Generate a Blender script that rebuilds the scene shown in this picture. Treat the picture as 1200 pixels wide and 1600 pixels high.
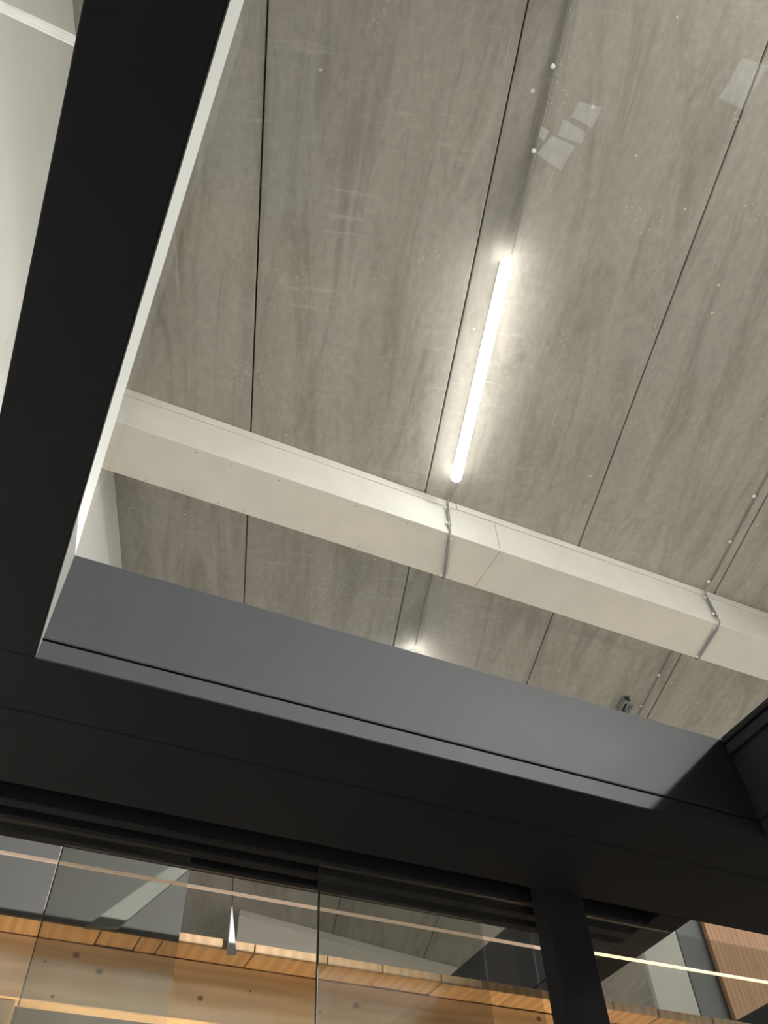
import bpy, bmesh, math, random
from mathutils import Vector, Matrix
random.seed(7)
for o in list(bpy.data.objects): bpy.data.objects.remove(o)
SC = bpy.context.scene
COL = SC.collection

# ------------------------------------------------------------------ camera
FPX = 1278.58                       # focal length in pixels of the 1200x1600 frame
CR = Vector((0.90665596, -0.42028427, -0.03655266))     # camera right
CU = Vector((-0.30597352, -0.71475525, 0.628892))       # camera up
CW = Vector((0.29043962, 0.55900453, 0.77663296))       # viewing direction
EYE = 1.5                           # eye height; all heights below are given above the eye
cam = bpy.data.cameras.new('camera'); cam_o = bpy.data.objects.new('camera', cam)
COL.objects.link(cam_o)
cam.sensor_fit = 'VERTICAL'; cam.sensor_height = 36.0; cam.lens = FPX / 1600 * 36
cam.clip_start = 0.02
m = Matrix((CR, CU, -CW)).transposed().to_4x4(); m.translation = (0, 0, EYE)
cam_o.matrix_world = m
SC.camera = cam_o

# ------------------------------------------------------------------ world, exposure
world = bpy.data.worlds.new('world'); SC.world = world; world.use_nodes = True
world.node_tree.nodes['Background'].inputs[0].default_value = (0.5, 0.55, 0.6, 1)
world.node_tree.nodes['Background'].inputs[1].default_value = 0.02
vs = SC.view_settings
vs.view_transform = 'Standard'; vs.look = 'None'; vs.gamma = 1.0; vs.use_curve_mapping = False
vs.exposure = 0.08
TUBE = 22.0                         # radiance of the LED tube
PANEL = 80.0                        # radiance of the added LED panels
SPOT = 16000.0
SPOT3 = 520.0                       # watts of the unseen lamp added for the duct
SPOT2 = 1500.0                      # watts of the unseen lamp added beyond the front beam                        # lights the left beam face
BAR = 58.0                          # radiance of the unseen warm bar added below the timber face
WARM = 110.0                         # watts of the unseen warm uplight added near the duct

# ------------------------------------------------------------------ helpers
HC = 4.35                           # concrete ceiling above the eye
AZ = math.radians(17.1643)          # slab direction against the glass pavilion
CA, SA = math.cos(AZ), math.sin(AZ)
def ray(x, y):
    return ((x - 600) * CR - (y - 800) * CU + FPX * CW) / FPX
def onz(x, y, z): d = ray(x, y); return d * (z / d.z)
def ony(x, y, Y): d = ray(x, y); return d * (Y / d.y)
def slab_xy(p, a):                  # across / along the slabs -> world x, y
    return (p * CA + a * SA, -p * SA + a * CA)

def empty(name, loc=(0, 0, 0), rz=0):
    o = bpy.data.objects.new(name, None); COL.objects.link(o)
    o.location = (loc[0], loc[1], loc[2] + EYE); o.rotation_euler = (0, 0, rz)
    o.empty_display_size = 0.1
    return o
def tag(o, label, cat, group=None):
    o['label'] = label; o['category'] = cat
    if group: o['group'] = group
    return o
def obj(name, bm, mat, parent=None, loc=None, smooth=False):
    me = bpy.data.meshes.new(name); bmesh.ops.recalc_face_normals(bm, faces=bm.faces)
    bm.to_mesh(me); bm.free()
    me.materials.append(mat)
    if smooth:
        for p in me.polygons: p.use_smooth = True
    o = bpy.data.objects.new(name, me); COL.objects.link(o)
    if parent is not None: o.parent = parent
    if loc is not None: o.location = loc
    elif parent is None: o.location = (0, 0, EYE)
    return o
def copy_of(o, parent, loc=None):
    c = o.copy(); COL.objects.link(c); c.parent = parent
    if loc is not None: c.location = loc
    return c
def box(x0, x1, y0, y1, z0, z1, bev=0, bm=None, seg=1):
    b = bmesh.new()
    bmesh.ops.create_cube(b, size=1)
    for v in b.verts:
        v.co = Vector(((x0 + x1) / 2 + v.co.x * (x1 - x0), (y0 + y1) / 2 + v.co.y * (y1 - y0), (z0 + z1) / 2 + v.co.z * (z1 - z0)))
    if bev: bmesh.ops.bevel(b, geom=b.edges[:], offset=bev, segments=seg, affect='EDGES', profile=0.5)
    if bm is None: return b
    me = bpy.data.meshes.new('t'); b.to_mesh(me); b.free(); bm.from_mesh(me); bpy.data.meshes.remove(me)
    return bm
def prism(pts, z0, z1, bm=None):    # polygon in x, y raised from z0 to z1
    bm = bm or bmesh.new()
    lo = [bm.verts.new((x, y, z0)) for x, y in pts]; hi = [bm.verts.new((x, y, z1)) for x, y in pts]
    bm.faces.new(lo[::-1]); bm.faces.new(hi)
    n = len(pts)
    for i in range(n): bm.faces.new((lo[i], lo[(i + 1) % n], hi[(i + 1) % n], hi[i]))
    return bm
def profile_x(pts, x0, x1, bm=None):  # polygon in y, z swept along x
    bm = bm or bmesh.new()
    a = [bm.verts.new((x0, y, z)) for y, z in pts]; b = [bm.verts.new((x1, y, z)) for y, z in pts]
    bm.faces.new(a[::-1]); bm.faces.new(b)
    n = len(pts)
    for i in range(n): bm.faces.new((a[i], a[(i + 1) % n], b[(i + 1) % n], b[i]))
    return bm
def tube(path, r, n=8, bm=None):
    bm = bm or bmesh.new(); path = [Vector(p) for p in path]; rings = []
    for i, p in enumerate(path):
        d = (path[min(i + 1, len(path) - 1)] - path[max(i - 1, 0)]).normalized()
        s = d.cross(Vector((0.31, 0.17, 0.93))); s.normalize(); t = d.cross(s)
        rings.append([bm.verts.new(p + r * (math.cos(2 * math.pi * k / n) * s + math.sin(2 * math.pi * k / n) * t)) for k in range(n)])
    for a, b in zip(rings, rings[1:]):
        for k in range(n): bm.faces.new((a[k], a[(k + 1) % n], b[(k + 1) % n], b[k]))
    bm.faces.new(rings[0][::-1]); bm.faces.new(rings[-1])
    return bm
def lathe(prof, n=20, bm=None):     # (radius, z) pairs round the z axis
    bm = bm or bmesh.new(); rings = []
    for r, z in prof:
        rings.append([bm.verts.new((r * math.cos(2 * math.pi * k / n), r * math.sin(2 * math.pi * k / n), z)) for k in range(n)])
    for a, b in zip(rings, rings[1:]):
        for k in range(n): bm.faces.new((a[k], a[(k + 1) % n], b[(k + 1) % n], b[k]))
    bm.faces.new(rings[0][::-1]); bm.faces.new(rings[-1])
    return bm

# ------------------------------------------------------------------ materials
def new_mat(name):
    mt = bpy.data.materials.new(name); mt.use_nodes = True
    nt = mt.node_tree; bs = nt.nodes['Principled BSDF']
    return mt, nt, bs
def N(nt, kind, **kw):
    n = nt.nodes.new(kind)
    for k, v in kw.items(): setattr(n, k, v)
    return n
def L(nt, a, b): nt.links.new(a, b)
def math_n(nt, op, a, b=None, clamp=False):
    n = N(nt, 'ShaderNodeMath', operation=op, use_clamp=clamp)
    for i, v in enumerate((a, b)):
        if v is None: continue
        if isinstance(v, (int, float)): n.inputs[i].default_value = v
        else: L(nt, v, n.inputs[i])
    return n.outputs[0]
def ramp(nt, fac, stops):
    r = N(nt, 'ShaderNodeValToRGB'); L(nt, fac, r.inputs[0])
    el = r.color_ramp.elements
    while len(el) < len(stops): el.new(0.5)
    for e, (p, c) in zip(el, stops):
        e.position = p; e.color = (c, c, c, 1) if isinstance(c, (int, float)) else (*c, 1)
    return r.outputs[0]
def noise(nt, vec, scale, detail=4, rough=0.55, dist=0.0):
    n = N(nt, 'ShaderNodeTexNoise'); n.inputs['Scale'].default_value = scale
    n.inputs['Detail'].default_value = detail; n.inputs['Roughness'].default_value = rough
    n.inputs['Distortion'].default_value = dist
    L(nt, vec, n.inputs['Vector']); return n.outputs['Fac']
def mapping(nt, vec, scale=(1, 1, 1), rot=0, loc=(0, 0, 0)):
    mp = N(nt, 'ShaderNodeMapping'); mp.inputs['Scale'].default_value = scale
    mp.inputs['Rotation'].default_value = (0, 0, rot); mp.inputs['Location'].default_value = loc
    L(nt, vec, mp.inputs['Vector']); return mp.outputs[0]
def mix(nt, fac, a, b, mode='MIX'):
    n = N(nt, 'ShaderNodeMix', data_type='RGBA', blend_type=mode)
    for s, v in ((n.inputs[0], fac), (n.inputs[6], a), (n.inputs[7], b)):
        if isinstance(v, (int, float)): s.default_value = v
        elif isinstance(v, tuple): s.default_value = (*v, 1)
        else: L(nt, v, s)
    return n.outputs[2]
def bump(nt, bs, h, strength, dist=0.01):
    b = N(nt, 'ShaderNodeBump'); b.inputs['Strength'].default_value = strength; b.inputs['Distance'].default_value = dist
    L(nt, h, b.inputs['Height']); L(nt, b.outputs[0], bs.inputs['Normal'])

def mat_concrete():
    mt, nt, bs = new_mat('cast_concrete')
    geo = N(nt, 'ShaderNodeNewGeometry')
    # world position turned into across / along the slabs
    co = mapping(nt, geo.outputs['Position'], rot=AZ)
    info = N(nt, 'ShaderNodeObjectInfo')
    broad = noise(nt, mapping(nt, co, (1.5, 0.22, 1)), 2.2, 6, 0.6, 0.3)
    col = ramp(nt, broad, [(0.25, (0.40, 0.362, 0.322)), (0.5, (0.475, 0.44, 0.397)), (0.75, (0.54, 0.505, 0.46))])
    patch = noise(nt, mapping(nt, co, (0.5, 0.35, 1), loc=(4, 2, 0)), 1.7, 5, 0.6, 0.4)
    col = mix(nt, ramp(nt, patch, [(0.42, 0.0), (0.66, 0.75)]), col, mix(nt, 0.45, col, (0.40, 0.415, 0.365)))
    streak = noise(nt, mapping(nt, co, (2.6, 0.38, 1)), 1.6, 9, 0.72, 1.4)
    col = mix(nt, ramp(nt, streak, [(0.48, 0.0), (0.58, 0.26), (0.72, 0.52)]), col, (0.40, 0.37, 0.345), 'MULTIPLY')
    mott = noise(nt, mapping(nt, co, (1, 0.6, 1)), 26, 8, 0.75)
    col = mix(nt, 0.30, col, ramp(nt, mott, [(0.3, 0.25), (0.7, 1.0)]), 'MULTIPLY')
    # pale scuffs lying across the slabs
    scuff = noise(nt, mapping(nt, co, (0.9, 7.5, 1)), 2.4, 8, 0.75, 0.3)
    where = noise(nt, mapping(nt, co, (0.7, 0.6, 1), loc=(9, 3, 0)), 1.1, 2)
    f = math_n(nt, 'MULTIPLY', ramp(nt, scuff, [(0.56, 0.0), (0.68, 0.8)]), ramp(nt, where, [(0.52, 0.0), (0.62, 0.7)]))
    col = mix(nt, f, col, (0.58, 0.55, 0.50))
    # darker strip left of the cable that feeds the tube
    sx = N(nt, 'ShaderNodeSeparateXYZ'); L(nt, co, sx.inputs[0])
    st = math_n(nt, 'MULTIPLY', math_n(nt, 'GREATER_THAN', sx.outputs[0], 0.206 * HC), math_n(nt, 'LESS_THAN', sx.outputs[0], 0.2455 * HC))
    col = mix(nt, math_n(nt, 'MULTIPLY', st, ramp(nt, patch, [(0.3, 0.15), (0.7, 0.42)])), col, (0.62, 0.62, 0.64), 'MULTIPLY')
    # little splashes of white
    vor = N(nt, 'ShaderNodeTexVoronoi', feature='F1', voronoi_dimensions='2D'); vor.inputs['Scale'].default_value = 3.0
    L(nt, co, vor.inputs['Vector'])
    sep = N(nt, 'ShaderNodeSeparateColor'); L(nt, vor.outputs['Color'], sep.inputs[0])
    size = math_n(nt, 'MULTIPLY', math_n(nt, 'POWER', sep.outputs[0], 3.0), 0.032)
    dot = math_n(nt, 'LESS_THAN', vor.outputs['Distance'], size)
    near = noise(nt, mapping(nt, co, loc=(1.3, 0.4, 0)), 0.9, 2)
    dot = math_n(nt, 'MULTIPLY', dot, math_n(nt, 'GREATER_THAN', near, 0.50))
    vor2 = N(nt, 'ShaderNodeTexVoronoi', feature='F1', voronoi_dimensions='2D'); vor2.inputs['Scale'].default_value = 22.0
    L(nt, co, vor2.inputs['Vector'])
    near2 = noise(nt, mapping(nt, co, loc=(5.3, 1.4, 0)), 2.4, 3)
    dot2 = math_n(nt, 'MULTIPLY', math_n(nt, 'LESS_THAN', vor2.outputs['Distance'], 0.11), math_n(nt, 'GREATER_THAN', near2, 0.63))
    col = mix(nt, math_n(nt, 'MAXIMUM', math_n(nt, 'MULTIPLY', dot, 0.8), math_n(nt, 'MULTIPLY', dot2, 0.4)), col, (0.78, 0.76, 0.72))
    # thin scratches along the casting direction
    scr = noise(nt, mapping(nt, co, (34, 1.3, 1)), 1.0, 2, 0.5)
    col = mix(nt, ramp(nt, scr, [(0.735, 0.0), (0.76, 0.45)]), col, (0.58, 0.55, 0.50))
    tone = math_n(nt, 'ADD', math_n(nt, 'MULTIPLY', info.outputs['Random'], 0.12), 0.92)
    tn = N(nt, 'ShaderNodeCombineColor')
    for i in range(3): L(nt, tone, tn.inputs[i])
    col = mix(nt, 1.0, col, tn.outputs[0], 'MULTIPLY')
    L(nt, col, bs.inputs['Base Color']); bs.inputs['Roughness'].default_value = 0.72
    bs.inputs['Specular IOR Level'].default_value = 0.35
    bump(nt, bs, mott, 0.25, 0.006)
    return mt
def mat_plain(name, col, rough=0.6, metal=0.0, spec=0.5, vary=0.06, nscale=30, bstr=0.05):
    mt, nt, bs = new_mat(name)
    tc = N(nt, 'ShaderNodeTexCoord')
    n = noise(nt, tc.outputs['Object'], nscale, 5, 0.6)
    c = mix(nt, vary, col, ramp(nt, n, [(0.3, 0.2), (0.7, 1.0)]), 'MULTIPLY')
    L(nt, c, bs.inputs['Base Color']); bs.inputs['Roughness'].default_value = rough
    bs.inputs['Metallic'].default_value = metal; bs.inputs['Specular IOR Level'].default_value = spec
    if bstr: bump(nt, bs, n, bstr, 0.002)
    return mt
def mat_coat():                     # fine-grained black powder coat
    mt, nt, bs = new_mat('black_powder_coat')
    tc = N(nt, 'ShaderNodeTexCoord')
    n = noise(nt, tc.outputs['Object'], 260, 3, 0.6)
    b = noise(nt, tc.outputs['Object'], 7, 4, 0.6)
    c = mix(nt, ramp(nt, b, [(0.3, 0.0), (0.7, 0.5)]), (0.021, 0.0215, 0.0245), (0.027, 0.0275, 0.030))
    L(nt, c, bs.inputs['Base Color'])
    L(nt, ramp(nt, b, [(0.3, 0.56), (0.7, 0.62)]), bs.inputs['Roughness'])
    bs.inputs['Specular IOR Level'].default_value = 0.08
    bump(nt, bs, n, 0.35, 0.0012)
    return mt
def mat_glass(name, tint, fade=0.0, milky=False):
    mt, nt, bs = new_mat(name)
    nt.nodes.remove(bs); out = nt.nodes['Material Output']
    tr = N(nt, 'ShaderNodeBsdfTransparent'); tr.inputs[0].default_value = (*tint, 1)
    gl = N(nt, 'ShaderNodeBsdfGlossy'); gl.inputs['Roughness'].default_value = 0.0
    gl.inputs[0].default_value = (0.95, 0.97, 0.97, 1)
    fr = N(nt, 'ShaderNodeFresnel'); fr.inputs[0].default_value = 1.45
    mx = N(nt, 'ShaderNodeMixShader')
    geo = N(nt, 'ShaderNodeNewGeometry')      # same index on both faces of the thin pane
    L(nt, math_n(nt, 'SUBTRACT', 1.45, math_n(nt, 'MULTIPLY', geo.outputs['Backfacing'], 1.45 - 1 / 1.45)), fr.inputs[0])
    L(nt, fr.outputs[0], mx.inputs[0]); L(nt, tr.outputs[0], mx.inputs[1]); L(nt, gl.outputs[0], mx.inputs[2])
    last = mx.outputs[0]
    if fade:                        # dust and smear on the pane; also whitens the painted reflections
        df = N(nt, 'ShaderNodeBsdfTranslucent' if milky else 'ShaderNodeBsdfDiffuse'); df.inputs[0].default_value = (0.72, 0.74, 0.72, 1)
        tc = N(nt, 'ShaderNodeTexCoord')
        n = noise(nt, mapping(nt, tc.outputs['Object'], (3, 1, 0.5)), 3, 6, 0.6)
        m2 = N(nt, 'ShaderNodeMixShader')
        L(nt, ramp(nt, n, [(0.3, fade * 0.4), (0.75, fade)]), m2.inputs[0])
        L(nt, last, m2.inputs[1]); L(nt, df.outputs[0], m2.inputs[2]); last = m2.outputs[0]
    L(nt, last, out.inputs[0])
    return mt
def mat_emit(name, col, strength):
    mt, nt, bs = new_mat(name)
    bs.inputs['Base Color'].default_value = (0.9, 0.9, 0.9, 1)
    bs.inputs['Emission Color'].default_value = (*col, 1); bs.inputs['Emission Strength'].default_value = strength
    return mt
def mat_wood(name, light, dark, axis='x', knots=()):
    mt, nt, bs = new_mat(name)
    geo = N(nt, 'ShaderNodeNewGeometry'); p = geo.outputs['Position']
    sc = (0.6, 9, 9) if axis == 'x' else ((9, 0.6, 9) if axis == 'y' else (9, 9, 0.6))
    warp = noise(nt, mapping(nt, p, tuple(s * 0.4 for s in sc)), 1.0, 3)
    w = N(nt, 'ShaderNodeTexWave', wave_type='BANDS', bands_direction='Z' if axis == 'x' else 'X')
    w.inputs['Scale'].default_value = 9; w.inputs['Distortion'].default_value = 9; w.inputs['Detail'].default_value = 4
    w.inputs['Detail Scale'].default_value = 1.2
    L(nt, mapping(nt, p, (0.12, 1, 1.0) if axis == 'x' else (1, 0.12, 0.12)), w.inputs['Vector'])
    fine = noise(nt, mapping(nt, p, tuple(s * 6 for s in sc)), 1.0, 4)
    f = math_n(nt, 'ADD', math_n(nt, 'MULTIPLY', w.outputs['Fac'], 0.35), math_n(nt, 'MULTIPLY', fine, 0.4))
    f = math_n(nt, 'ADD', f, math_n(nt, 'MULTIPLY', warp, 0.3))
    c = ramp(nt, f, [(0.25, dark), (0.75, light)])
    if knots:
        best = None
        for kx, kz, kr in knots:
            d = N(nt, 'ShaderNodeVectorMath', operation='DISTANCE')
            L(nt, mapping(nt, p, (1, 0, 1.25)), d.inputs[0]); d.inputs[1].default_value = (kx, 0, (kz + EYE) * 1.25)
            q = math_n(nt, 'DIVIDE', d.outputs['Value'], kr)
            best = q if best is None else math_n(nt, 'MINIMUM', best, q)
        c = mix(nt, ramp(nt, best, [(0.45, 0.85), (0.7, 0.6), (1.0, 0.0)]), c, (0.12, 0.05, 0.022))
    info = N(nt, 'ShaderNodeObjectInfo')
    tone = math_n(nt, 'ADD', math_n(nt, 'MULTIPLY', info.outputs['Random'], 0.35), 0.75)
    tn = N(nt, 'ShaderNodeCombineColor')
    for i in range(3): L(nt, tone, tn.inputs[i])
    c = mix(nt, 1.0 if not knots else 0.0, c, tn.outputs[0], 'MULTIPLY')
    L(nt, c, bs.inputs['Base Color']); bs.inputs['Roughness'].default_value = 0.6
    bs.inputs['Specular IOR Level'].default_value = 0.3
    bump(nt, bs, f, 0.15, 0.002)
    return mt

M = {}
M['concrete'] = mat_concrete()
M['white_wall'] = mat_plain('white_wall_paint', (0.78, 0.77, 0.755), 0.7, vary=0.05, nscale=3, bstr=0.02)
M['hall_wall'] = mat_plain('grey_wall_paint', (0.55, 0.53, 0.50), 0.8, vary=0.1, nscale=3)
M['floor'] = mat_plain('grey_floor', (0.52, 0.50, 0.47), 0.6, vary=0.2, nscale=4)
M['darkening_mat'] = mat_plain('darkening_mat_black', (0.02, 0.02, 0.021), 0.95, spec=0.1, vary=0.3, nscale=60)
M['board'] = mat_plain('white_board', (0.76, 0.74, 0.70), 0.6, vary=0.10, nscale=5, bstr=0.03)
M['coat'] = mat_coat()
M['lit_face'] = mat_plain('lit_face_grey', (0.15, 0.15, 0.145), 0.45, vary=0.15, nscale=40, bstr=0.05)
M['gasket'] = mat_plain('black_rubber', (0.012, 0.012, 0.013), 0.6)
M['zinc'] = mat_plain('zinc_grey', (0.34, 0.35, 0.36), 0.42, metal=0.7)
M['strut'] = mat_plain('dark_strut', (0.24, 0.24, 0.245), 0.5, metal=0.3)
M['cable'] = mat_plain('grey_cable', (0.30, 0.29, 0.28), 0.55)
M['clip'] = mat_plain('white_clip', (0.85, 0.84, 0.82), 0.5)
M['white_metal'] = mat_plain('white_metal', (0.8, 0.8, 0.8), 0.4)
M['panel'] = mat_emit('added_led_panel', (1.0, 0.98, 0.94), PANEL)
M['tube'] = mat_emit('led_tube', (1.0, 0.99, 0.93), TUBE)
M['roof_glass'] = mat_glass('roof_glass', (0.97, 0.985, 0.975))
M['pane_glass'] = mat_glass('sliding_glass', (0.86, 0.865, 0.845), 0.03)
M['pale_reflection'] = mat_glass('reflection_white', (0.985, 0.985, 0.99), 0.045, True)
M['silicone'] = mat_glass('silicone_joint', (0.93, 0.93, 0.93), 0.16, True)
M['dark_panel'] = mat_plain('dark_grey_panel', (0.010, 0.010, 0.010), 0.55, vary=0.35, nscale=4)
M['brown_wall'] = mat_plain('brown_grey_wall', (0.20, 0.18, 0.155), 0.8, vary=0.3, nscale=6)
M['line_dim'] = mat_emit('dim_warm_line', (1.0, 0.64, 0.44), 0.5)
M['line'] = mat_emit('warm_line', (1.0, 0.80, 0.52), 1.7)
M['black_metal'] = mat_plain('lamp_black', (0.03, 0.03, 0.03), 0.4)
M['warm_bulb'] = mat_emit('warm_bulb', (1.0, 0.78, 0.5), 6.0)
M['bar'] = mat_emit('warm_light_strip', (1.0, 0.72, 0.42), BAR)
M['bar_reflection'] = mat_plain('bar_reflection_grey', (0.09, 0.098, 0.09), 0.6, metal=0.0)
M['grey_reflection'] = mat_plain('pale_grey_reflection', (0.42, 0.42, 0.38), 0.6, vary=0.2, nscale=6)
M['dark_reflection'] = mat_plain('dark_reflection', (0.07, 0.08, 0.08), 0.5, vary=0.2, nscale=6)

# ------------------------------------------------------------------ the hall
P_WALL = -0.2665 * HC               # white wall, across the slabs
P_FAR = 11.5
A_BACK, A_FRONT = -6.0, 13.0
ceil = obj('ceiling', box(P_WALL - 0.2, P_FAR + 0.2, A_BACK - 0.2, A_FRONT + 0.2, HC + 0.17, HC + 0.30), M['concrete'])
ceil.rotation_euler = (0, 0, -AZ); ceil['kind'] = 'structure'
STEP = 0.2706 * HC; J0 = -0.0672 * HC
joints = [J0 + STEP * k for k in range(0, 12) if J0 + STEP * k < P_FAR - 0.3]
edges = [P_WALL - 0.004] + joints + [P_FAR]
slab_me = None
for i, (a, b) in enumerate(zip(edges, edges[1:])):
    w = b - a - 0.008
    if 0 < i < len(edges) - 2:
        if slab_me is None:
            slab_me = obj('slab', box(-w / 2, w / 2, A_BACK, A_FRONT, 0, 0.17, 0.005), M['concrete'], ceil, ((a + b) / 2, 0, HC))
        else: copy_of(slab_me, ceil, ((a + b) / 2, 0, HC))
    else:
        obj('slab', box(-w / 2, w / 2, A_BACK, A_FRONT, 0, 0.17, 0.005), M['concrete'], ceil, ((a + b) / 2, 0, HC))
def hall_piece(name, bm, mat):
    o = obj(name, bm, mat); o.rotation_euler = (0, 0, -AZ); o['kind'] = 'structure'; return o
hall_piece('wall_left', box(P_WALL - 0.2, P_WALL, A_BACK - 0.2, A_FRONT + 0.2, -EYE, HC + 0.17), M['white_wall'])
hall_piece('wall_right', box(P_FAR, P_FAR + 0.2, A_BACK - 0.2, A_FRONT + 0.2, -EYE, HC + 0.17), M['hall_wall'])
hall_piece('wall_back', box(P_WALL, P_FAR, A_BACK - 0.2, A_BACK, -EYE, HC + 0.17), M['hall_wall'])
hall_piece('wall_front', box(P_WALL, P_FAR, A_FRONT, A_FRONT + 0.2, -EYE, HC + 0.17), M['hall_wall'])
hall_piece('floor', box(P_WALL - 0.2, P_FAR + 0.2, A_BACK - 0.2, A_FRONT + 0.2, -EYE - 0.15, -EYE), M['floor'])

# unseen black mat, added to keep bounce light off the beam undersides
cp = obj('darkening_mat', prism([(-0.70, -2.6), (5.0, -2.6), (5.0, 3.22), (-0.12, 3.22), (-0.38, 2.40), (-0.38, 1.70), (-0.60, 1.70), (-0.60, 1.45), (-0.70, 1.45)], -EYE + 0.0005, -EYE + 0.004), M['darkening_mat'])
tag(cp, 'unseen black mat added to darken the pavilion undersides', 'darkening_mat')

# ------------------------------------------------------------------ LED tube lights
DROP = 0.084
def batten(p, a, length, label):
    x, y = slab_xy(p, a); t = empty('tube_light', (x, y, HC - 0.003), -AZ)
    tag(t, label, 'light', 'tube lights on the concrete ceiling')
    h = length / 2
    obj('housing', box(-0.022, 0.022, -h + 0.05, h - 0.05, -DROP, 0.0, 0.004), M['white_metal'], t)
    bm = bmesh.new(); prof = []
    n = 12; w, d = 0.034, 0.034
    sec = [(w * math.cos(math.pi * k / n), -DROP - d * math.sin(math.pi * k / n) ** 0.8) for k in range(n + 1)]
    rows = []
    for yy, s in ((-h, 0.55), (-h + 0.008, 0.85), (-h + 0.022, 1.0), (h - 0.022, 1.0), (h - 0.008, 0.85), (h, 0.55)):
        rows.append([bm.verts.new((sx * s, yy, -DROP + (sz + DROP) * s)) for sx, sz in sec])
    for ra, rb in zip(rows, rows[1:]):
        for k in range(n): bm.faces.new((ra[k], ra[k + 1], rb[k + 1], rb[k]))
        bm.faces.new((ra[0], rb[0], rb[n], ra[n]))
    bm.faces.new(rows[0]); bm.faces.new(rows[-1][::-1])
    obj('tube_diffuser', bm, M['tube'], t, smooth=True)
    return t
HT = HC - DROP - 0.02
TP, TA0, TA1 = 0.2463 * HT, 0.374 * HT, 0.7275 * HT
batten(TP, (TA0 + TA1) / 2, TA1 - TA0, 'glowing white LED tube on the concrete ceiling above the glass roof')
TN = 1.128 * HT
batten(TP, TN + (TA1 - TA0) / 2, TA1 - TA0, 'LED tube further along the ceiling, mostly hidden by the front beam')
# unseen LED panels added to raise the light in the hall
ORD = ('nearest the back wall', 'second from the back wall', 'third from the back wall', 'fourth from the back wall', 'fifth from the back wall', 'sixth from the back wall')
def added_led_panel(p, a, label):
    x, y = slab_xy(p, a); t = empty('added_led_panel', (x, y, HC - 0.003), -AZ); tag(t, label, 'light', 'LED panels added over the hall')
    bm = box(-0.31, -0.29, -0.61, 0.61, -0.05, 0, 0.002)
    for b in ((0.29, 0.31, -0.61, 0.61), (-0.29, 0.29, -0.61, -0.59), (-0.29, 0.29, 0.59, 0.61)): box(*b, -0.05, 0, 0.002, bm)
    obj('frame', bm, M['white_metal'], t)
    obj('diffuser', box(-0.289, 0.289, -0.589, 0.589, -0.042, -0.036), M['panel'], t)
for p, nm, al in ((5.6, 'middle', (-1.1, 0.8, 5.9, 8.6)), (9.3, 'right-hand', (-4.8, -2.5, 0.5, 4.4))):
    for a, w in zip(al, ORD):
        added_led_panel(p, a, 'added square-edged LED panel of the %s ceiling row, %s' % (nm, w))
def unseen_spotlight(pos, aim, power, cone, blend, label):
    sp = empty('unseen_spotlight', pos); tag(sp, label, 'light', 'hanging spot lamps out of view')
    d = (Vector(aim) - Vector(pos)).normalized(); up = HC - pos[2]
    obj('drop_rod', tube([(0, 0, 0.04), (0, 0, up - 0.02)], 0.01), M['black_metal'], sp)
    obj('ceiling_plate', lathe([(0.05, up - 0.022), (0.05, up - 0.004)], 20), M['black_metal'], sp)
    hd = obj('lamp_head', lathe([(0.03, -0.10), (0.06, -0.08), (0.075, 0.07), (0.080, 0.08), (0.070, 0.075), (0.05, 0.02)], 24), M['black_metal'], sp)
    hd.rotation_euler = d.to_track_quat('Z', 'Y').to_euler()
    obj('lens', lathe([(0.049, 0.021), (0.055, 0.035), (0.03, 0.042), (0.004, 0.044)], 24), M['panel'], hd, smooth=True)
    li = bpy.data.lights.new('spot', 'SPOT'); li.energy = power; li.color = (1.0, 0.965, 0.91); li.shadow_soft_size = 0.075
    li.spot_size = math.radians(cone); li.spot_blend = blend
    lo = bpy.data.objects.new('spot', li); COL.objects.link(lo); lo.parent = sp; lo.location = d * 0.10
    lo.rotation_euler = d.to_track_quat('-Z', 'Y').to_euler()
unseen_spotlight((4.87, -4.9, 4.0), (-0.05, 1.25, 1.20), SPOT, 26, 1.0, 'unseen black spot lamp assumed right of the pavilion')  # assumed lamp, placed from the right beam's shadow on the front beam
unseen_spotlight((2.4, -3.0, 3.68), (2.1, 2.88, 4.12), SPOT3, 54, 0.7, 'unseen black spot lamp added behind the pavilion to brighten the duct')  # added to brighten the near side of the duct
unseen_spotlight((2.60, 4.60, 3.75), (-0.06, 0.62, 1.18), SPOT2, 24, 0.8, 'unseen black spot lamp added beyond the front beam')  # added to strengthen the next tube's light on the left beam

# ------------------------------------------------------------------ white boxed duct
DY0, DZ0 = 0.662 * HC, 0.921 * HC    # near face, underside
DY1 = 0.809 * DZ0
def wall_x(Y): return (P_WALL + Y * SA) / CA
def duct(y0, y1, z0, x_end, x_joint, label, rz=0, x_start=None):
    t = empty('boxed_duct', (0, 0, 0), rz); tag(t, label, 'duct')
    xa = (wall_x(y0) if x_start is None else x_start) + 0.003
    xb = (wall_x(y1) if x_start is None else x_start) + 0.003
    th = 0.015; top = HC - 0.003
    for s, e in ((xa, x_joint - 0.002), (x_joint + 0.002, x_end)):
        obj('side_panel', box(s, e, y0, y0 + th, z0 + th, top, 0.0015), M['board'], t)
    obj('bottom_panel', prism([(xa, y0), (x_joint - 0.002, y0), (x_joint - 0.002, y1), (xb, y1)], z0, z0 + th), M['board'], t)
    obj('bottom_panel', box(x_joint + 0.002, x_end, y0, y1, z0, z0 + th, 0.0015), M['board'], t)
    obj('side_panel', box(xb, x_end, y1 - th, y1, z0 + th, top), M['board'], t)
    obj('corner_bead', box(xa, x_end, y0 - 0.004, y0 + 0.014, z0 - 0.004, z0 + 0.018, 0.003), M['board'], t)
    return t, th
XJ = ony(778, 842, DY0).x
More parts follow.
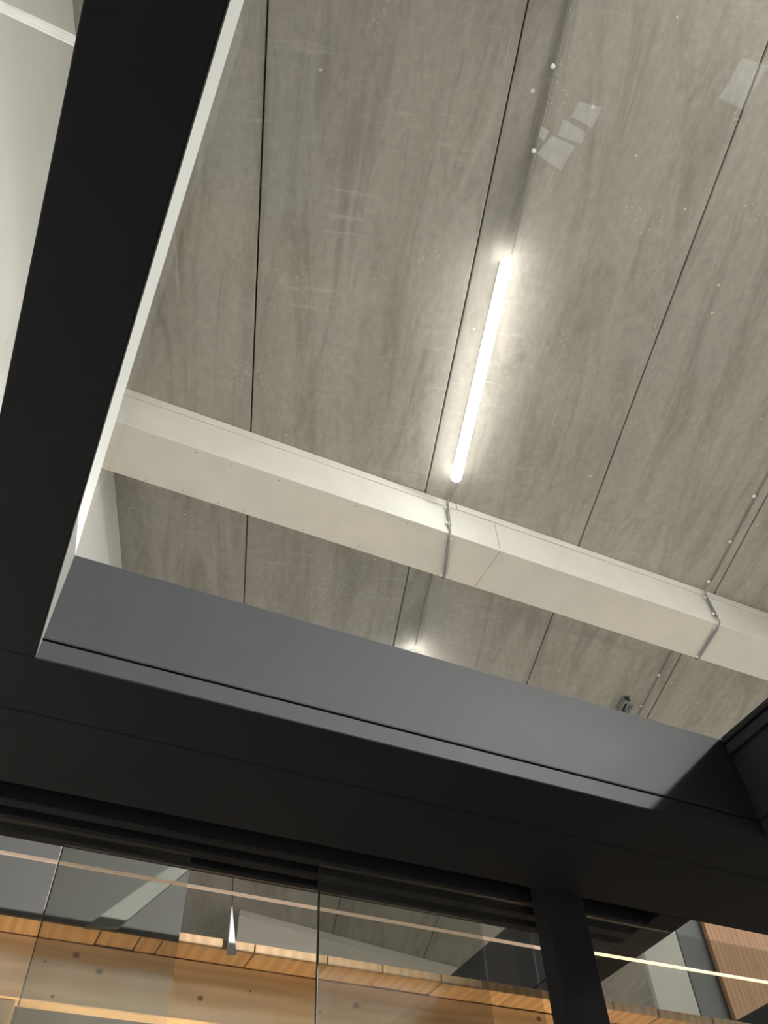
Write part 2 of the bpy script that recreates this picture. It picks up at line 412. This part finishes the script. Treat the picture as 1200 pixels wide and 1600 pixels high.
du, th = duct(DY0, DY1, DZ0, 9.0, XJ, 'white boxed duct crossing the concrete ceiling behind the glass roof')
xs = ony(712, 794, DY0).x
xa = wall_x(DY0 - 0.012) + 0.003
obj('top_flange', box(xa, xs, DY0 - 0.010, DY0, HC - 0.066, HC - 0.003, 0.003), M['board'], du)
obj('top_flange', box(xs + 0.003, 9.0, DY0 - 0.013, DY0, HC - 0.060, HC - 0.003, 0.003), M['board'], du)
for i, (px, py) in enumerate([(242, 683), (307, 704), (363, 722), (440, 742), (560, 785), (640, 812), (170, 731), (228, 750), (285, 767), (341, 785), (382, 798), (473, 829), (560, 853)]):
    q = onz(px, py, DZ0)
    if q.y < DY0 + 0.02: q.y = DY0 + 0.03
    if q.y > DY1 - 0.015: q.y = DY1 - 0.02
    s = obj('screw', lathe([(0.004, 0.001), (0.005, 0.0), (0.003, -0.0015)], 8), M['zinc'], du, (q.x, q.y, DZ0))
# second duct far down the hall
q0, q1 = onz(494, 1474, 4.2), onz(674, 1521, 4.2)
rz2 = math.atan2(q1.y - q0.y, q1.x - q0.x)
d2 = empty('boxed_duct', (q0.x, q0.y, 0), rz2); tag(d2, 'white boxed duct far down the hall seen through the sliding glass', 'duct')
obj('side_panel', box(-1.0, 4.0, 0, 0.015, 3.95, HC - 0.003), M['board'], d2)
obj('bottom_panel', box(-1.0, 4.0, 0.0, 0.5, 3.93, 3.95), M['board'], d2)
obj('top_flange', box(-1.0, 4.0, -0.012, 0, HC - 0.07, HC - 0.003), M['board'], d2)

# ------------------------------------------------------------------ cables clipped to ceiling and duct
def cable(pts_px, p_near, p_far, a_from, a_to_far, label, clips, gap=None):
    """runs along the ceiling, down the duct face, under it and on along the ceiling"""
    (nx, ny), (bx, by), (fx, fy) = pts_px
    xt = ony(nx, ny, DY0).x; xb = ony(bx, by, DY0).x; xf = onz(fx, fy, DZ0).x
    t = empty('electric_cable', (xt, DY0, HC)); tag(t, label, 'cable')
    o = Vector((xt, DY0, HC)); r = 0.0055
    def add(name, path, rad, mat, n=8): return obj(name, tube([Vector(q) - o for q in path], rad, n), mat, t)
    zc = HC - r - 0.004
    s = slab_xy(p_near, a_from)
    near = [(s[0], s[1], zc)]
    if gap:
        g0 = slab_xy(p_near, gap[0]); g1 = slab_xy(p_near, gap[1])
        add('cable_run', near + [(g0[0], g0[1], zc)], r, M['cable'])
        near = [(g1[0], g1[1], zc)]
    yk = DY0 - 0.026
    add('cable_run', near + [(xt, DY0 - 0.14, zc), (xt, yk - 0.03, zc - 0.004), (xt, yk, HC - 0.05), (xt + (xb - xt) * 0.2, yk, HC - 0.075)], r, M['cable'])
    k = xt + (xb - xt) * 0.15
    cn = add('conduit', [(k, yk + 0.008, HC - 0.07), (xb, yk + 0.008, DZ0 + 0.05)], 0.0105, M['zinc'], 10)
    for u in (0.12, 0.85):
        X = k + (xb - k) * u; Z = HC - 0.07 + (DZ0 + 0.05 - HC + 0.07) * u
        obj('saddle', box(X - 0.022 - o.x, X + 0.022 - o.x, yk + 0.003 - o.y, yk + 0.024 - o.y, Z - 0.010 - o.z, Z + 0.010 - o.z, 0.003), M['clip'], cn)
    add('cable_run', [(xb, yk + 0.006, DZ0 + 0.052), (xb, yk + 0.002, DZ0), (xb, DY0 + 0.0, DZ0 - 0.020), (xb + (xf - xb) * 0.1, DY0 + 0.035, DZ0 - 0.018)], r, M['cable'])
    c2 = add('conduit', [(xb + (xf - xb) * 0.06, DY0 + 0.02, DZ0 - 0.017), (xf, DY1 - 0.01, DZ0 - 0.017)], 0.0105, M['zinc'], 10)
    for u in (0.1, 0.93):
        X = xb + (xf - xb) * u; Y = DY0 + (DY1 - DY0) * u
        obj('saddle', box(X - 0.022 - o.x, X + 0.022 - o.x, Y - 0.010 - o.y, Y + 0.010 - o.y, DZ0 - 0.018 - o.z, DZ0 - 0.001 - o.z, 0.003), M['clip'], c2)
    e0 = slab_xy(p_far, a_to_far)
    af = (DY1 + 0.06 + p_far * SA) / CA
    s0 = slab_xy(p_far, af)
    add('cable_run', [(xf, DY1 + 0.004, DZ0 - 0.014), (xf, DY1 + 0.012, DZ0 + 0.02), (s0[0], DY1 + 0.014, HC - 0.05), (s0[0], s0[1], zc), (e0[0], e0[1], zc)], r, M['cable'])
    cm = None
    for px, py in clips:
        q = onz(px, py, HC)
        if cm is None: cm = obj('cable_clip', lathe([(0.006, 0.0), (0.013, -0.004), (0.011, -0.014), (0.004, -0.018)], 10), M['clip'], t, (q.x - o.x, q.y - o.y, -0.004))
        else: copy_of(cm, t, (q.x - o.x, q.y - o.y, -0.004))
    return t
cable([(697, 790), (702, 838), (693, 901)], 0.2478 * HC, 0.243 * HC, -2.0, TN - 0.02, 'grey cable running past the LED tube and around the white duct', [(863, 103), (833, 235)], (TA0 + 0.01, TA1 - 0.01))
cable([(1099, 931), (1117, 966), (1089, 1028)], 0.7250 * HC, 0.7225 * HC, -2.0, 7.0, 'grey cable with white clips crossing the duct near the right edge', [(1177, 774), (1140, 845), (1106, 907), (1028, 1053), (1001, 1101)])

# ------------------------------------------------------------------ black steel pavilion
Z0, Z1, ZG = 1.0, 1.281, 1.045      # underside, top, shadow gap of the beams
YF = 1.272                          # inner face of the front beam
YL = 1.687                          # lip in front of the sliding tracks
XL0, XL1 = -0.198, -0.0625          # left beam
XR0, XR1 = 1.643, 1.744             # right beam
CZ = -EYE + 0.0045                  # top of the added mat
pav = empty('pavilion_frame', (XR0, YL, CZ))
tag(pav, 'black powder-coated steel frame of the glass-roofed pavilion', 'frame')
PO = Vector((XR0, YL, CZ))
def pobj(name, bm, mat, parent=None, smooth=False):
    bmesh.ops.translate(bm, verts=bm.verts, vec=-PO)
    return obj(name, bm, mat, parent or pav, smooth=smooth)
def beam_y(x0, x1, y0, y1, name='roof_beam'):
    b = pobj(name, box(x0, x1, y0, y1, Z0, ZG - 0.002, 0.0018), M['coat'])
    pobj('web', box(x0, x1, y0, y1, ZG + 0.002, Z1 - 0.004, 0.0025), M['coat'], b)
    pobj('shadow_gap', box(x0 + 0.006, x1 - 0.006, y0, y1, ZG - 0.003, ZG + 0.003), M['gasket'], b)
    pobj('gasket', box(x0 + 0.004, x1 - 0.004, y0, y1, Z1 - 0.004, Z1), M['gasket'], b)
    return b
bl = beam_y(XL0, XL1, -2.2, YF)
pobj('lit_face_sheet', box(XL1 + 0.0003, XL1 + 0.002, -2.2, YF - 0.001, Z0 + 0.001, Z1 - 0.006), M['lit_face'], bl)['label'] = 'inner face of the left beam, greyed for the light on it'  # pale sheet on the black beam, paints the light falling on it
br_ = beam_y(XR0, XR1, -2.2, YF)
pobj('glazing_bar', box(XR0 - 0.010, XR0 - 0.0003, -2.2, YF - 0.001, Z1 - 0.052, Z1 - 0.022, 0.002), M['coat'], br_)
pobj('glazing_bar', box(XR0 - 0.016, XR0 - 0.0003, -2.2, YF - 0.001, Z1 - 0.018, Z1 - 0.001, 0.002), M['coat'], br_)
beam_y(-0.79, -0.72, -2.2, YF)
beam_y(3.01, 3.14, -2.2, YF)
beam_y(XR0, XR1, YL + 0.001, 3.45)
beam_y(3.01, 3.14, YL + 0.001, 3.45)
def beam_x(y0, y1, x0, x1, name):
    b = pobj(name, box(x0, x1, y0, y1, Z0, ZG - 0.002, 0.0018), M['coat'])
    pobj('web', box(x0, x1, y0, y1, ZG + 0.002, Z1 - 0.004, 0.004, seg=2), M['coat'], b)
    pobj('shadow_gap', box(x0, x1, y0 + 0.006, y1 - 0.006, ZG - 0.003, ZG + 0.003), M['gasket'], b)
    pobj('gasket', box(x0, x1, y0 + 0.006, y1 - 0.004, Z1 - 0.004, Z1), M['gasket'], b)
    return b
beam_x(YF, 1.435, -0.79, 4.2, 'front_beam')
beam_x(-2.33, -2.2, -0.79, 4.2, 'back_beam')
head = pobj('track_head', box(-0.68, 4.2, 1.4375, YL, Z0, 1.10, 0.002), M['coat'])
trk = pobj('sliding_track', box(-0.60, XR0 - 0.001, YL, 1.915, 1.045, 1.10), M['coat'])
pobj('lip', box(-0.60, XR0 - 0.001, YL, YL + 0.012, 1.008, 1.045, 0.002), M['coat'], trk)
for y0, y1 in ((1.752, 1.780), (1.815, 1.846), (1.876, 1.906)):
    pobj('rib', box(-0.60, XR0 - 0.001, y0, y1, Z0, 1.045, 0.002), M['coat'], trk)
# standing post
post = pobj('post', box(1.272, 1.392, YL, YL + 0.062, CZ + 0.012, 1.05, 0.006, seg=3), M['coat'])
pobj('base_plate', box(1.242, 1.422, YL - 0.06, YL + 0.062, CZ, CZ + 0.012, 0.002), M['coat'], post)
# roof glazing
def roof_pane(x0, x1, y0, y1):
    return pobj('roof_pane', box(x0, x1, y0, y1, Z1, Z1 + 0.010), M['roof_glass'])
roof_pane(XL1 - 0.03, XR0 + 0.02, -2.22, YF + 0.03)
JY = 0.267 * Z1
roof_pane(-0.74, XL0 + 0.02, -2.22, JY - 0.006)
roof_pane(-0.74, XL0 + 0.02, JY + 0.006, YF + 0.03)
pobj('glazing_joint', box(-0.72, XL0, JY - 0.006, JY + 0.006, Z1 + 0.001, Z1 + 0.011, 0.002), M['silicone'])
roof_pane(XR1 - 0.02, 3.03, -2.22, YF + 0.03)

# pale patches painted on the roof glass in place of reflections
def pale_reflection(pts, label):
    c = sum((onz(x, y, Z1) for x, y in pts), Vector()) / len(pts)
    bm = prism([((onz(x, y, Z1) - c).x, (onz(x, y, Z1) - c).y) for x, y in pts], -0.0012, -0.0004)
    o = obj('reflection_patch', bm, M['pale_reflection'], None, (c.x, c.y, Z1 + EYE)); tag(o, label, 'pale_reflection')
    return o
pale_reflection([(1160, 90), (1199, 103), (1178, 140), (1163, 172), (1123, 153)], 'pale square painted for a reflection in the roof glass near the top right')
FG = 'painted reflections on the roof glass'
pale_reflection([(905, 158), (940, 168), (925, 200), (893, 182)], 'upper painted reflection on the roof glass')
pale_reflection([(880, 185), (915, 207), (908, 225), (872, 212)], 'middle painted reflection on the roof glass')
pale_reflection([(862, 212), (898, 228), (876, 266), (838, 240)], 'largest lower painted reflection on the roof glass')
pale_reflection([(845, 196), (858, 204), (850, 220), (841, 214)], 'smallest painted reflection on the roof glass')

# strut rail on the ceiling beyond the front beam
q = onz(980, 1093, HC - 0.04); sp_, sa_ = q.x * CA - q.y * SA, q.x * SA + q.y * CA
q = slab_xy(sp_, sa_)
br = empty('strut_rail', (q[0], q[1], HC - 0.003), -AZ); tag(br, 'dark metal strut rail on the ceiling just above the front beam', 'rail')
bm = box(-0.026, 0.026, 0, 1.6, -0.004, 0)
for x0, x1 in ((-0.026, -0.022), (0.022, 0.026)): box(x0, x1, 0, 1.6, -0.052, -0.004, 0, bm)
for x0, x1 in ((-0.022, -0.012), (0.012, 0.022)): box(x0, x1, 0, 1.6, -0.052, -0.048, 0, bm)
obj('channel', bm, M['strut'], br)
obj('end_nut', box(-0.014, 0.014, 0.012, 0.05, -0.046, -0.03, 0.002), M['zinc'], br)
bm = bmesh.new()
lo = [bm.verts.new(v) for v in ((0.027, 0.10, -0.002), (0.11, 0.13, -0.002), (0.027, 0.10, -0.10))]
hi = [bm.verts.new(v) for v in ((0.027, 0.17, -0.002), (0.11, 0.17, -0.002), (0.027, 0.17, -0.10))]
bm.faces.new(lo[::-1]); bm.faces.new(hi)
for i in range(3): bm.faces.new((lo[i], lo[(i + 1) % 3], hi[(i + 1) % 3], hi[i]))
obj('angle_cleat', bm, M['strut'], br)

# ------------------------------------------------------------------ sliding glass
def panel(x0, x1, y, label, left=True, right=True):
    t = empty('glass_panel', ((x0 + x1) / 2, y, CZ)); tag(t, label, 'glass panel', 'sliding glass panels')
    o = Vector(((x0 + x1) / 2, y, CZ)); g = 0.004
    def ad(n, a, b, z0, z1, mat, th=g):
        bm = box(a, b, y - th, y + th, z0, z1); bmesh.ops.translate(bm, verts=bm.verts, vec=-o); return obj(n, bm, mat, t)
    ad('pane', x0, x1, CZ + 0.04, 0.998, M['pane_glass'])
    ad('bottom_rail', x0, x1, CZ + 0.002, CZ + 0.04, M['coat'], 0.012)
    if left: ad('edge_seal', x0 - 0.0022, x0, CZ + 0.04, 0.998, M['gasket'], 0.0045)
    if right: ad('edge_seal', x1, x1 + 0.0022, CZ + 0.04, 0.998, M['gasket'], 0.0045)
    return t
panel(-0.58, 0.392, 1.830, 'leftmost sliding glass panel under the ribbed track', right=False)
panel(0.113, 1.20, 1.891, 'rear sliding glass panel left of the black post', right=False)
panel(0.690, 1.265, 1.766, 'front sliding glass panel beside the black post', right=False)
panel(1.40, 2.9, 1.766, 'sliding glass panel right of the black post', left=False)
# thin warm rail lines behind the glass, made to glow
r1 = obj('glow_line', tube([(-0.55, 1.930, 0.9755), (1.46, 1.930, 0.9755)], 0.0042), M['line_dim']); tag(r1, 'thin warm rail behind the glass left of the post, glowing dimly', 'light')
r2 = obj('glow_line', tube([(1.50, 1.905, 0.9745), (2.9, 1.905, 0.9865)], 0.0042), M['line']); tag(r2, 'thin warm rail behind the glass right of the post, glowing brightly', 'light')

# ------------------------------------------------------------------ timber eave beyond the glass
YW = 2.30
kn = [(ony(px, py, YW).x, ony(px, py, YW).z, r) for px, py, r in ((155, 1518, 0.011), (119, 1492, 0.012), (313, 1560, 0.010), (82, 1557, 0.006), (70, 1502, 0.005), (556, 1571, 0.012), (391, 1549, 0.004), (500, 1581, 0.005), (842, 1592, 0.011))]
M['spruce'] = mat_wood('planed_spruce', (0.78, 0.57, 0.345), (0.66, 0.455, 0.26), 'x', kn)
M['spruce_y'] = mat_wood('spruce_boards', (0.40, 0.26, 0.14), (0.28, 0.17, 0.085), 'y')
M['spruce_z'] = mat_wood('spruce_post', (0.70, 0.52, 0.32), (0.60, 0.42, 0.24), 'z')
ev = empty('timber_eave', (0.5, YW, CZ)); tag(ev, 'pale spruce eave with soffit boards beyond the sliding glass', 'eave')
EO = Vector((0.5, YW, CZ))
def eobj(n, bm, mat, par=None):
    bmesh.ops.translate(bm, verts=bm.verts, vec=-EO); return obj(n, bm, mat, par or ev)
YF2 = 2.200
ZS = YW / 2.380; ZB = YW / 2.800
eobj('fascia_board', box(-0.36, 3.6, YW, YW + 0.05, ZB, ZS, 0.003), M['spruce'])
xs = []
x = -0.36
special = sorted([ony(694, 1539, YF2).x, ony(759, 1548, YF2).x, ony(808, 1556, YF2).x, ony(257, 1470, YF2).x, ony(222, 1465, YF2).x])
while x < 3.6:
    xs.append(x); x += random.uniform(0.16, 0.30)
xs = sorted([v for v in xs if all(abs(v - s) > 0.06 for s in special) and not special[2] < v < special[4]] + special + [3.6])
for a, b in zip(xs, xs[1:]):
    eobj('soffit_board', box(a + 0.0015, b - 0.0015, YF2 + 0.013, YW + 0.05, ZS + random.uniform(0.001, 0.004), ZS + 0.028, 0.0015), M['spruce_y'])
XD = ony(290, 1400, YF2).x
XM = ony(90, 1350, YF2).x
eobj('upstand_panel', box(-0.36, XM - 0.002, YF2, YF2 + 0.012, ZS + 0.001, 1.27), M['dark_panel'])
eobj('upstand_panel', box(XM + 0.002, XD, YF2, YF2 + 0.012, ZS + 0.001, 1.27), M['dark_panel'])
eobj('wall_panel', box(-0.36, 3.6, YW + 0.18, YW + 0.23, CZ, ZS), M['brown_wall'])
xp = ony(26, 1562, YW + 0.01).x
eobj('corner_board', box(-0.36, xp, YW + 0.005, YW + 0.045, CZ, ZB - 0.001, 0.003), M['spruce_z'])
# diagonal bar built for a glass reflection, in front of the dark upstand
def strip(name, pts, y, th, mat, par=None):
    q = [ony(px, py, y) for px, py in pts]
    bm = bmesh.new()
    a = [bm.verts.new((v.x, y, v.z)) for v in q]; b = [bm.verts.new((v.x, y + th, v.z)) for v in q]
    bm.faces.new(a[::-1]); bm.faces.new(b); n = len(q)
    for i in range(n): bm.faces.new((a[i], a[(i + 1) % n], b[(i + 1) % n], b[i]))
    return bm
eobj('diagonal_reflection', strip('b', [(300, 1330), (320, 1338), (186, 1448), (132, 1448)], YF2 - 0.02, 0.016, M['bar_reflection']), M['bar_reflection'])
hg = [ony(371, 1404, YF2 - 0.05), ony(364, 1480, YF2 - 0.05), ony(378, 1480, YF2 - 0.05)]
bm = bmesh.new(); vv = [bm.verts.new(v) for v in hg]; tip = [bm.verts.new(v + Vector((0, 0.01, 0))) for v in hg]
bm.faces.new(vv); bm.faces.new(tip[::-1])
for i in range(3): bm.faces.new((vv[i], vv[(i + 1) % 3], tip[(i + 1) % 3], tip[i]))
bmesh.ops.translate(bm, verts=bm.verts, vec=(0, 0.045, 0))
eobj('glint_spike', bm, M['strut'])  # solid sliver built for a glint in the glass

# solid boards standing in for reflections in the right-hand glass
def board(pa, pb, y, mat, label, z1=2.2, name='reflection_board'):
    x0 = ony(*pa, y).x; x1 = ony(*pb, y).x
    bm = box(x0, x1, y, y + 0.03, 0, z1 + EYE, 0.003)
    o = obj(name, bm, mat, None, (0, 0, 0.0)); tag(o, label, 'board', 'boards standing in for reflections')
    return o
M['brown_reflection'] = mat_wood('brown_reflection_grain', (0.42, 0.25, 0.14), (0.30, 0.17, 0.09), 'z')
board((1015, 1520), (1075, 1520), 3.6, M['grey_reflection'], 'pale grey board for a reflection in the glass right of the post')
board((1076, 1520), (1122, 1520), 3.64, M['dark_reflection'], 'dark reflection board between the grey and brown ones')
board((1126, 1520), (1290, 1520), 3.6, M['brown_reflection'], 'brown reflection board at the lower right edge')

# ------------------------------------------------------------------ unseen warm lamps added for the eave and the duct
def uplight(x, y, aim, power, cone, label):
    t = empty('added_uplight', (x, y, CZ if x < 5 and y > -2.5 else -EYE)); tag(t, label, 'lamp', 'added warm uplights')
    obj('base', lathe([(0.10, 0), (0.10, 0.012), (0.03, 0.02), (0.015, 0.05)], 24), M['black_metal'], t)
    d = (Vector(aim) - Vector((x, y, -EYE + 0.12))).normalized()
    rot = d.to_track_quat('Z', 'Y').to_euler()
    h = obj('lamp_head', lathe([(0.02, -0.06), (0.05, -0.05), (0.062, 0.06), (0.066, 0.062), (0.058, 0.05), (0.045, 0.02)], 24), M['black_metal'], t, (0, 0, 0.12)); h.rotation_euler = rot
    b = obj('bulb', lathe([(0.012, 0.02), (0.03, 0.026), (0.034, 0.036), (0.02, 0.046), (0.004, 0.05)], 20), M['warm_bulb'], h, smooth=True)
    li = bpy.data.lights.new('warm_light', 'SPOT'); li.energy = power; li.color = (1.0, 0.82, 0.60); li.shadow_soft_size = 0.05
    li.spot_size = math.radians(cone); li.spot_blend = 0.6
    lo = bpy.data.objects.new('warm_light', li); COL.objects.link(lo); lo.parent = t
    lo.location = Vector((0, 0, 0.12)) + d * 0.12; lo.rotation_euler = d.to_track_quat('-Z', 'Y').to_euler()
    return t
# unseen warm bar added to wash the timber face from below
lb = empty('added_light_bar', (1.4, YW - 0.04, 0.25)); tag(lb, 'unseen warm light bar added below the pale spruce fascia', 'light')
obj('housing', profile_x([(-0.03, -0.02), (0.03, -0.02), (0.03, 0.0), (-0.018, 0.0), (-0.018, 0.24), (-0.03, 0.24)], -1.65, 1.75), M['black_metal'], lb)
obj('light_strip', box(-1.64, 1.74, -0.012, 0.026, 0.0, 0.008), M['bar'], lb)
for X in (-1.5, 0.0, 1.6): obj('leg', box(X - 0.012, X + 0.012, -0.012, 0.012, -0.25 + CZ, -0.02), M['black_metal'], lb)
uplight(5.6, 3.6, (5.6, 3.1, 4.0), WARM, 60, 'unseen warm floor lamp added to warm the right end of the duct')  # added to warm the ceiling and duct at the right
